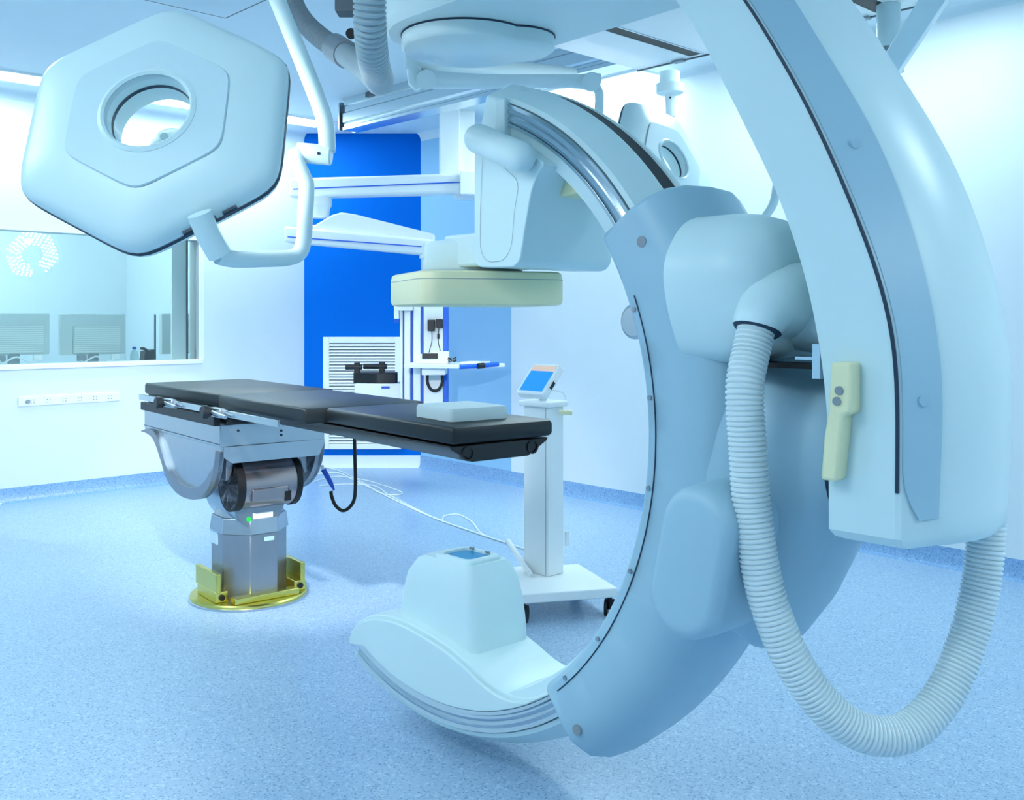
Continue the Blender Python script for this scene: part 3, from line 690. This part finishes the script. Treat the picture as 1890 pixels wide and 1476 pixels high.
ow('rail_clamp', join(rb(727, 760, 564, 573, 7.68, 7.76), rb(727, 735, 573, 588, 7.68, 7.76)), PURE, pd, rk, bevel=.003)
ow('clamp_knob', cyl(px(732, 588, 7.70), px(732, 596, 7.70), .016, 12), CAPBLUE, pd, rk)
ow('equipment_box', rb(654, 741, 708, 760, 7.85, 8.1), PURE, pd, rk, bevel=.006)
ow('box_label', rb(704, 719, 713, 717, 7.845, 7.851), CAPBLUE, pd, rk)
# device on the pendant shelf
dv = thing('shelf_monitor', 'small white medical device with a dark display on the pendant shelf', 'medical device', px(800, 672, 7.55))
ow('body', prism([px(772, 0, 7.5)[:2], px(826, 0, 7.45)[:2], px(832, 0, 7.65)[:2], px(778, 0, 7.7)[:2]], px(0, 670, 7.45)[2]-.006, px(0, 665, 7.45)[2], 'z'), PURE, dv, bevel=.004)
ow('upright', prism([(px(776, 0, 7.6)[0], 0), (px(829, 0, 7.6)[0], 0), (px(829, 0, 7.6)[0], .065), (px(812, 0, 7.6)[0], .065), (px(776, 0, 7.6)[0], .05)], 7.52, 7.62, 'y') and xf(prism([(px(776, 0, 7.6)[0], 0), (px(829, 0, 7.6)[0], 0), (px(829, 0, 7.6)[0], .07), (px(812, 0, 7.6)[0], .07), (px(776, 0, 7.6)[0], .05)], 7.54, 7.62, 'y'), Matrix.Translation((0, 0, px(0, 666, 7.5)[2]))), PURE, dv, bevel=.004)
ow('display', rb(779, 808, 652, 662, 7.532, 7.541), DGREY, dv)
cb = thing('cable_bundle', 'tangle of thin dark leads on the pendant shelf beside the white device', 'cable', px(840, 668, 7.5))
for k in range(4):
    pts = [px(830+random.uniform(-3, 14), 668-random.uniform(0, 9), 7.5+random.uniform(-.03, .05)) for _ in range(6)]
    ow('lead', tube(catmull(pts, 5), .004, 6), DGREY if k % 2 else GREY, cb)
fl = tag(obj('paper_stack', prism([px(850, 0, 7.55)[:2], px(885, 0, 7.5)[:2], px(905, 0, 7.62)[:2], px(868, 0, 7.7)[:2]], px(0, 671, 7.45)[2]-.006, px(0, 668, 7.5)[2], 'z'), LABEL), 'flat white paper sheets at the right end of the pendant shelf', 'paper')
# black tray with clamps on the equipment box
tr = thing('clamp_tray', 'black tray with two black clamp handles in front of the wall vent', 'tray', px(695, 708, 7.95))
zt = px(0, 708, 7.85)[2]
ow('tray', prism(roundpoly([px(651, 0, 7.95)[:2], px(695, 0, 7.87)[:2], px(734, 0, 7.9)[:2], px(734, 0, 8.05)[:2], px(660, 0, 8.05)[:2]], .02, 3), zt, zt+.085, 'z'), DGREY, tr, bevel=.006)
for u0, u1, v, Y in ((638, 668, 677, 7.85), (671, 714, 676, 7.95)):
    hnd = ow('clamp_handle', cyl(px(u0, v, Y), px(u1, v, Y), .022, 14), DGREY, tr)
    ow('clamp_lever', bb(px(u1-14, 0, Y)[0], px(u1-4, 0, Y)[0], Y-.02, Y+.02, zt+.08, px(0, v-8, Y)[2]), BLACK, tr, hnd, bevel=.004)

# ------------------------------------------------------------------ vent grille on the blue wall
vx0, vx1, vz0, vz1 = px(597, 0, 8.86)[0], px(741, 0, 8.86)[0], .165, 1.172
vg = thing('vent_grille', 'white louvred vent grille low on the blue wall', 'vent', ((vx0+vx1)/2, 8.86, vz0))
ow('frame', join(bb(vx0, vx0+.055, 8.835, 8.87, vz0, vz1), bb(vx1-.055, vx1, 8.835, 8.87, vz0, vz1), bb(vx0+.055, vx1-.055, 8.835, 8.87, vz0, vz0+.05), bb(vx0+.055, vx1-.055, 8.835, 8.87, vz1-.055, vz1)), PURE, vg, bevel=.004)
ow('backing', bb(vx0+.05, vx1-.05, 8.858, 8.868, vz0+.05, vz1-.05), GREYD, vg)
sl0 = None; nsl = 33; dz = (vz1-vz0-.11)/nsl
for k in range(nsl):
    z = vz0+.05+dz*(k+.5)
    if sl0 is None:
        sl0 = obj('slat', xf(box(0, 0, 0, vx1-vx0-.10, .022, .004), Matrix.Rotation(R(48), 4, 'X')), PURE, vg, smooth=0)
        s_ = sl0
    else:
        s_ = sl0.copy(); COL.objects.link(s_)
    s_.location = (0, -.016, z-vz0)
# blue strip of wall trim below the grille is the wall itself; skirting is white

# ------------------------------------------------------------------ operating table
T0 = (-1.276, 4.79, 0); TR = R(-51.8)
tb_ = thing('operating_table', 'operating table with a black mattress on a steel pedestal with brass base', 'operating table', T0, TR)
obj('base_plate', lathe([(.001, 0), (.27, 0), (.278, .004), (.278, .020), (.272, .026), (.001, .026)], (0, 0, 0), 'z', 64), BRASS, tb_)
obj('base_ring', lathe([(.279, .001), (.284, .001), (.284, .010), (.279, .012)], (0, 0, 0), 'z', 64), STEEL, tb_)
octp = [(.185*math.cos(R(22.5+45*k)), .175*math.sin(R(22.5+45*k))) for k in range(8)]
col = obj('column', prism(octp, .026, .33, 'z'), STEELD, tb_, smooth=20, bevel=.005)
obj('column_collar', prism([(x*1.06, y*1.06) for x, y in octp], .33, .405, 'z', top=[(x*1.0, y*1.0) for x, y in octp]), STEEL, tb_, smooth=20, bevel=.006)
obj('column_label', bb(-.075, .01, -.166, -.160, .27, .335), LBLUE, col)
obj('column_label', bb(.168, .1725, .0, .05, .292, .312), LBLUE, col)
# brass brackets
for s, x0, x1 in ((-1, -.13, .13), (1, -.06, .16)):
    b_ = obj('base_bracket', join(bb(x0, x1, s*.205-.012, s*.205+.012, .07, .16), bb(x0+.03, x1, s*.19-.03, s*.19+.03, .026, .075)), BRASS, tb_, bevel=.004)
    obj('bracket_bolt', cyl((x1-.002, s*.19, .05), (x1+.008, s*.19, .05), .014, 12), BLACK, b_)
obj('front_clamp', join(bb(.16, .215, -.16, .16, .026, .055)), BRASS, tb_, bevel=.004)
# shoulder, trunnion and motor
kn = obj('knuckle', join(lathe([(.001, -.17), (.125, -.17), (.14, -.15), (.14, .13), (.13, .15), (.001, .15)], (0, -.02, .50), 'x', 48)), STEEL, tb_)
obj('neck', loft([[(x*.95, y*.95, .40) for x, y in octp], [(x*.85, y*.8, .47) for x, y in octp]]), STEEL, tb_, smooth=50)
face = obj('knuckle_face', lathe([(.001, .151), (.115, .151), (.125, .156), (.125, .168), (.001, .168)], (0, -.02, .48), 'x', 40), STEELD, tb_)
obj('face_label', bb(.168, .1705, -.055, .045, .395, .43), LABEL, face)
obj('green_mark', cyl((.168, -.075, .405), (.171, -.075, .405), .013, 14), GREEN, face)
mot = obj('motor_cover', lathe([(.001, -.165), (.112, -.165), (.118, -.158), (.118, .145), (.112, .152), (.001, .152)], (.145, 0, .57), 'y', 48), GUN, tb_)
obj('motor_strap', lathe([(.119, -.165), (.123, -.165), (.123, -.128), (.119, -.128)], (.145, 0, .57), 'y', 48), BLACK, mot)
obj('motor_strap', lathe([(.119, .128), (.123, .128), (.123, .155), (.119, .155)], (.145, 0, .57), 'y', 48), BLACK, mot)
obj('motor_plate', bb(.20, .268, -.10, .08, .50, .56), GUN, mot, bevel=.006)
obj('motor_latch', bb(.262, .272, .06, .09, .49, .535), BLACK, mot)
arch = [(.0, .72), (.30, .72), (.30, .66)]
obj('saddle', prism([(-.20, .60), (-.20, .70), (-.19, .76), (.20, .76), (.21, .70), (.21, .60), (.19, .60), (.17, .665), (.08, .70), (-.08, .70), (-.16, .665), (-.18, .60)], -.12, .20, 'x'), STEELD, tb_, bevel=.006)
# head carriage box with curved side cheeks
cb_ = obj('carriage_box', join(bb(-.772, .27, -.255, .265, .762, .868)), STEEL, tb_, bevel=.006)
obj('box_seam', bb(-.772, .27, -.2565, -.2545, .776, .779), SEAM, cb_)
ap = catmull([(-.765, 0, .745), (-.66, 0, .742), (-.56, 0, .715), (-.46, 0, .63), (-.37, 0, .545), (-.24, 0, .497), (-.10, 0, .487), (.05, 0, .505), (.17, 0, .565), (.24, 0, .65), (.27, 0, .745)], 5)
chp = [(p.x, p.z) for p in ap]+[(.27, .765), (-.765, .765)]
for s, nm in ((-.245, 'cheek'), (.255, 'cheek')):
    ck = obj('curved_cheek', prism(chp, s-.008, s+.008, 'y'), STEEL, tb_, smooth=40)
    inn = [(x*.0+x, z+.0) for x, z in chp]
    band = [(p.x, p.z) for p in ap]+[(p.x*.985+.0, p.z+.055*max(0.12, min(1, (p.x+.8)/.3))*(1 if p.x < .2 else max(.1, (.27-p.x)/.07))) for p in reversed(ap)]
    obj('cheek_flange', prism(band, s-.03, s+.012, 'y'), STEELD, ck, smooth=40)
obj('end_cheek', prism([(-.24, .765), (.26, .765), (.26, .745), (.23, .69), (-.20, .69), (-.24, .72)], .262, .278, 'x'), STEEL, tb_)
for y, z in ((-.17, .835), (.02, .85), (.05, .85), (.04, .82), (.04, .80)): obj('box_screw', cyl((.27, y, z), (.274, y, z), .006, 10), SEAM, cb_)
# table board and mattress
brd = [(-.175, .938), (-.165, .925), (-.085, .880), (.15, .880), (.23, .925), (.24, .938)]
board = obj('table_board', prism(brd, .27, 1.965, 'x'), CARBON, tb_, bevel=.006)
obj('board_head', bb(-.77, .30, -.235, .30, .868, .945), CARBON, tb_, bevel=.006)
for y in (-.105, .165):
    so = obj('end_socket', lathe([(.001, 1.950), (.024, 1.950), (.024, 1.969), (.018, 1.969), (.018, 1.962), (.001, 1.962)], (0, y, .910), 'x', 28), BLACK, board)
def mattress(x0, x1, y0, y1, z0, z1):
    L = []
    ins = [(0, .012), (.004, .004), (.015, 0), ((x1-x0)/2, 0), (x1-x0-.015, 0), (x1-x0-.004, .004), (x1-x0, .012)]
    for dx, i in ins:
        L.append([(x0+dx, y, z) for y, z in [(a, b) for a, b in rrect((y1-y0)-2*i, (z1-z0)-2*i, .014, 4, (y0+y1)/2, (z0+z1)/2)]])
    return loft(L)
obj('mattress_section', mattress(-.79, .26, -.25, .325, .942, 1.0), VINYL, tb_, smooth=40)
obj('mattress_section', mattress(.262, 1.12, -.262, .285, .938, 1.002), VINYL, tb_, smooth=40)
obj('mattress_section', mattress(1.122, 1.985, -.178, .243, .943, 1.0), VINYL, tb_, smooth=40)
# accessory rail with clamps
sr = obj('side_rail', bb(-.68, .99, -.312, -.300, .922, .950), ALU, tb_, bevel=.002)
for x in (-.4, .3): obj('rail_spacer', bb(x, x+.05, -.30, -.25, .915, .945), STEEL, sr)
for x in (-.30, .30):
    k_ = obj('rail_clamp', bb(x+.04, x+.14, -.324, -.297, .914, .955), STEEL, tb_, bevel=.004)
    obj('clamp_knob', lathe([(.001, -.370), (.024, -.370), (.030, -.364), (.030, -.345), (.015, -.325), (.001, -.325)], (x+.05, 0, .936), 'y', 20), DGREY, k_)
    obj('clamp_lever', cyl((x+.08, -.334, .937), (x+.22, -.330, .925), .008, 12), STEEL, k_)
obj('lower_side_bar', bb(-.74, .275, -.285, -.255, .862, .905), DGREY, tb_, bevel=.004)
# coiled hand-switch cable hanging under the board
tloc = Vector((T0[0], T0[1], 0)); rinv = Matrix.Rotation(-TR, 3, 'Z')
def tl(u, v, Y): return tuple(rinv @ (Vector(px(u, v, Y))-tloc))
cc = obj('hand_switch_cable', tube(catmull([tl(654, 800, 4.75), tl(655, 840, 4.75), tl(656, 890, 4.75), tl(654, 920, 4.75), tl(645, 936, 4.75), tl(632, 942, 4.75), tl(619, 932, 4.75), tl(612, 915, 4.75), tl(611, 906, 4.75)], 8), .0085, 12), BLACK, tb_)
obj('cable_plug', tube([tl(617, 905, 4.75), tl(611, 892, 4.75), tl(597, 866, 4.75)], [.004, .011, .013], 12), CAPBLUE, cc)
obj('plug_tip', tube([tl(597, 866, 4.75), tl(594, 858, 4.75)], .008, 10), LABEL, cc)
# foam pad on the mattress
fpad = thing('foam_pad', 'square white foam headrest pad on the near end of the black mattress', 'pad', (T0[0], T0[1], 1.001), TR)
def fp_(s, z): return [(1.742+x, .028+y, z) for x, y in rrect(.245*s, .235*s, .02, 4, rot=R(-3))]
obj('pad', loft([fp_(1.0, 0), fp_(1.0, .034), fp_(.97, .043), fp_(.80, .046), fp_(.5, .042)]), FOAM, fpad, smooth=45)

# ------------------------------------------------------------------ monitor cart
mcx = Vector(px(1012, 1073, 4.62)); mcx.z = 0
mct = thing('monitor_cart', 'white wheeled monitor stand with a slanted blue touch screen at the table end', 'monitor cart', (mcx.x, mcx.y, 0), R(-46.3))
rin2 = Matrix.Rotation(R(46.3), 3, 'Z')
def ml(p): v = rin2 @ (Vector(p)-Vector((mcx.x, mcx.y, 0))); return (v.x, v.y)
bp = [ml((x, y, 0)) for x, y in ((.03, 4.33), (.476, 4.441), (.33, 4.87), (-.10, 4.80))]
obj('base', prism(bp, .088, .132, 'z'), PURE, mct, bevel=.006)
obj('pole', bb(-.165, 0, 0, .105, .132, .925), PURE, mct, bevel=.005)
obj('pole_seam', bb(-.018, -.015, -.001, .001, .14, .92), GREY, mct)
obj('pole_cap', bb(-.185, .015, -.02, .125, .925, .952), PURE, mct, bevel=.008)
obj('base_strut', tube([(-.33, .05, .24), (-.06, -.05, .135)], .014, 10), PURE, mct)
obj('cord_hook', bb(.0, .012, .11, .135, .26, .33), PURE, mct, bevel=.003)
obj('cap_lever', cyl((.015, .06, .90), (.06, .10, .90), .012, 10), YEL, mct)
for k, (x, y) in enumerate(bp):
    cx_ = sum(q[0] for q in bp)/4; cy_ = sum(q[1] for q in bp)/4
    x = cx_+(x-cx_)*.88; y = cy_+(y-cy_)*.88
    cs = obj('caster', join(cyl((x-.018, y-.012, .038), (x-.006, y-.004, .038), .038, 20), cyl((x+.006, y+.004, .038), (x+.018, y+.012, .038), .038, 20)), BLACK, mct, kind=None)
    obj('caster_stem', cyl((x, y, .03), (x, y, .10), .012, 12), DGREY, cs)
Mt = Matrix.Translation((-.09, .035, 1.045)) @ Matrix.Rotation(R(-42), 4, 'X')
mon = obj('monitor', xf(prism(rrect(.185, .185, .012, 4), -.018, .022, 'y'), Mt), PURE, mct, bevel=.005)
obj('screen', xf(bb(-.075, .075, -.0195, -.018, -.075, .045), Mt), SCREEN, mon, smooth=0)
obj('screen_header', xf(bb(-.075, .075, -.0195, -.018, .045, .078), Mt), SCRTOP, mon, smooth=0)
obj('monitor_vent', xf(bb(.093, .0945, -.005, .012, -.04, .0), Mt), BLACK, mon, smooth=0)
obj('monitor_neck', tube([(-.09, .055, .95), (-.09, .06, .98), (-.09, .05, 1.02)], [.02, .013, .02], 14), STEEL, mct)
obj('monitor_cord', tube(catmull([(-.05, .08, 1.0), (0, .10, .99), (.02, .10, .955)], 6), .004, 6), CABLE, mct)

# ------------------------------------------------------------------ cables on the floor
def fl_(u, v, z=.006): Y = FPX*(EYE-z)/(v-585); return ((u-945)/FPX*Y, Y, z)
def cable(name, pts, r, label):
    return tag(obj(name, tube(catmull([fl_(*p) for p in pts], 8), r, 8), CABLE), label, 'cable')
cable('floor_cable', [(-60, 930), (10, 922), (100, 914), (200, 900), (310, 889), (420, 880), (560, 876), (620, 872), (650, 884), (690, 903), (740, 928), (800, 955), (870, 980), (930, 1000), (985, 1018)], .006, 'white cable running along the floor from the window wall to the monitor stand')
cable('floor_cable', [(580, 888), (620, 879), (665, 884), (700, 893), (735, 905), (742, 910), (730, 913), (700, 909), (670, 890), (630, 870), (600, 862)], .0045, 'thin white cable curling into a loop on the floor right of the pedestal')
cable('floor_cable', [(590, 896), (640, 893), (690, 896), (720, 914), (790, 950), (815, 960), (820, 952), (845, 949), (870, 962), (886, 982), (900, 990)], .0045, 'thin white cable arching beside the main floor cable near the monitor stand')
cable('floor_cable', [(-40, 905), (0, 902), (12, 910), (14, 918), (0, 930), (-30, 936)], .006, 'white cable coil at the left edge below the observation window')
cable('floor_cable', [(130, 909), (180, 902), (240, 894), (300, 889), (330, 884)], .004, 'short thin white cable along the skirting left of the table')

# ------------------------------------------------------------------ socket strip under the window
def wl_s(u, d):
    k = (u-945)/FPX; o = B1+ON_L*d
    return (o.x-k*o.y)/(k*DL.y-DL.x)
def wz(s, d, v): p = WL(s)+ON_L*d; return EYE-(v-585)/FPX*p.y
s0, s1 = wl_s(220, 0), wl_s(33, 0)
stp = thing('socket_strip', 'white strip of wall sockets below the observation window', 'socket strip', wlp((s0+s1)/2, 0, .72))
ow('strip', wlbox(s0, s1, -.012, .001, .695, .765), PURE, stp, bevel=.003)
n = 6
for k in range(n):
    sa = s1-.04-(s1-s0-.06)*(k+.5)/n
    so_ = ow('socket', wlbox(sa-.028, sa+.028, -.014, -.012, .70, .758), LABEL, stp)
    for dz_ in (.018, .038):
        for ds in (-.010, .010): ow('socket_hole', wlbox(sa+ds-.003, sa+ds+.003, -.0145, -.0138, .70+dz_-.003, .70+dz_+.003), GREYD, stp, so_)
sa = wl_s(50, 0); ow('strip_knob', cyl(wlp(sa, -.012, .73), wlp(sa, -.03, .73), .014, 16), GREY, stp)

# ------------------------------------------------------------------ control room furniture
dsk = thing('control_desk', 'pale desk in the control room behind the window', 'desk', wlp(2.2, .65, 0))
ow('desk_top', wlbox(.75, 4.6, .30, 1.0, .90, .94), PURE, dsk, bevel=.004)
for s_ in (.8, 2.6, 4.5): ow('desk_leg', wlbox(s_, s_+.06, .35, .95, 0, .90), PURE, dsk)
def back_monitor(u0, u1, v0, v1, d, label):
    sA, sB = wl_s(u1, d), wl_s(u0, d); sm = (sA+sB)/2; z1 = wz(sm, d, v0); z0 = wz(sm, d, v1)
    t = thing('desk_monitor', label, 'monitor', wlp(sm, d, .94), 0, 'monitors seen from behind through the window')
    ow('casing', wlbox(sA, sB, d, d+.06, z0, z1), MONBACK, t, bevel=.008)
    w_ = sB-sA; a, b = sA+w_*.08, sB-w_*.18
    vp = ow('vent_panel', wlbox(a, b, d-.012, d, z0+.01, z0+(z1-z0)*.70), MONBACK, t, bevel=.003)
    for k in range(13):
        z = z0+.02+(z1-z0)*.66*k/13
        ow('vent_slat', wlbox(a+.01, b-.01, d-.018, d-.012, z, z+.008), MONSLAT, t, vp, smooth=0)
    ow('stand', wlbox(sm-.04, sm+.04, d+.0, d+.04, .94, z0+.02), GREY, t, bevel=.004)
    ow('plug', wlbox(a+.02, a+.09, d-.03, d, z0-.045, z0+.0), PURE, t, bevel=.004)
    ow('plug', wlbox(b-.10, b-.03, d-.03, d, z0-.05, z0+.0), GREY, t, bevel=.004)
    ow('lead', tube(catmull([wlp(a+.05, d-.01, z0-.03), wlp(sm-.1, d-.06, z0-.06), wlp(sm, d-.05, z0-.015), wlp(sm+.1, d-.04, z0-.06), wlp(b-.06, d-.015, z0-.03)], 6), .007, 8), CABLE, t)
back_monitor(-42, 92, 578, 655, .55, 'grey monitor back at the left edge of the observation window')
back_monitor(112, 232, 579, 654, .55, 'grey monitor back second from the left in the window')
back_monitor(299, 420, 579, 652, .62, 'grey monitor back partly hidden by the right window jamb')
sx = wl_s(286, .6)
pt_ = tag(obj('glass_divider', wlbox(sx-.006, sx+.006, .592, .604, .94, wz(sx, .6, 580)), SEAM), 'thin dark upright divider between the monitors in the window', 'divider')
sb = wl_s(248, .5)
bt = thing('water_bottle', 'clear water bottle with a dark cap on the control desk', 'bottle', wlp(sb, .5, .94))
ow('bottle', lathe([(.001, 0), (.032, 0), (.034, .01), (.034, .09), (.028, .115), (.014, .13), (.014, .14), (.001, .14)], wlp(sb, .5, .94), 'z', 24), WATER, bt)
ow('cap', cyl(wlp(sb, .5, 1.08), wlp(sb, .5, 1.10), .017, 18), CAPBLUE, bt)
sc_ = wl_s(272, .55)
ph = thing('desk_phone', 'dark desk device with a curved handle beside the divider in the window', 'desk device', wlp(sc_, .55, .94))
ow('body', prism([(sc_-.05, .94), (sc_+.055, .94), (sc_+.04, 1.06), (sc_-.05, 1.075)], 0, 1, 'y') and loft([[wlp(s, d, z) for s, z in ((sc_-.05, .94), (sc_+.055, .94), (sc_+.04, 1.06), (sc_-.05, 1.075))] for d in (.50, .60)]), DGREY, ph, bevel=.004)
ow('handle', tube(catmull([wlp(sc_+.02, .5, 1.06), wlp(sc_+.05, .49, 1.08), wlp(sc_+.085, .48, 1.085)], 5), .012, 10), DGREY, ph)
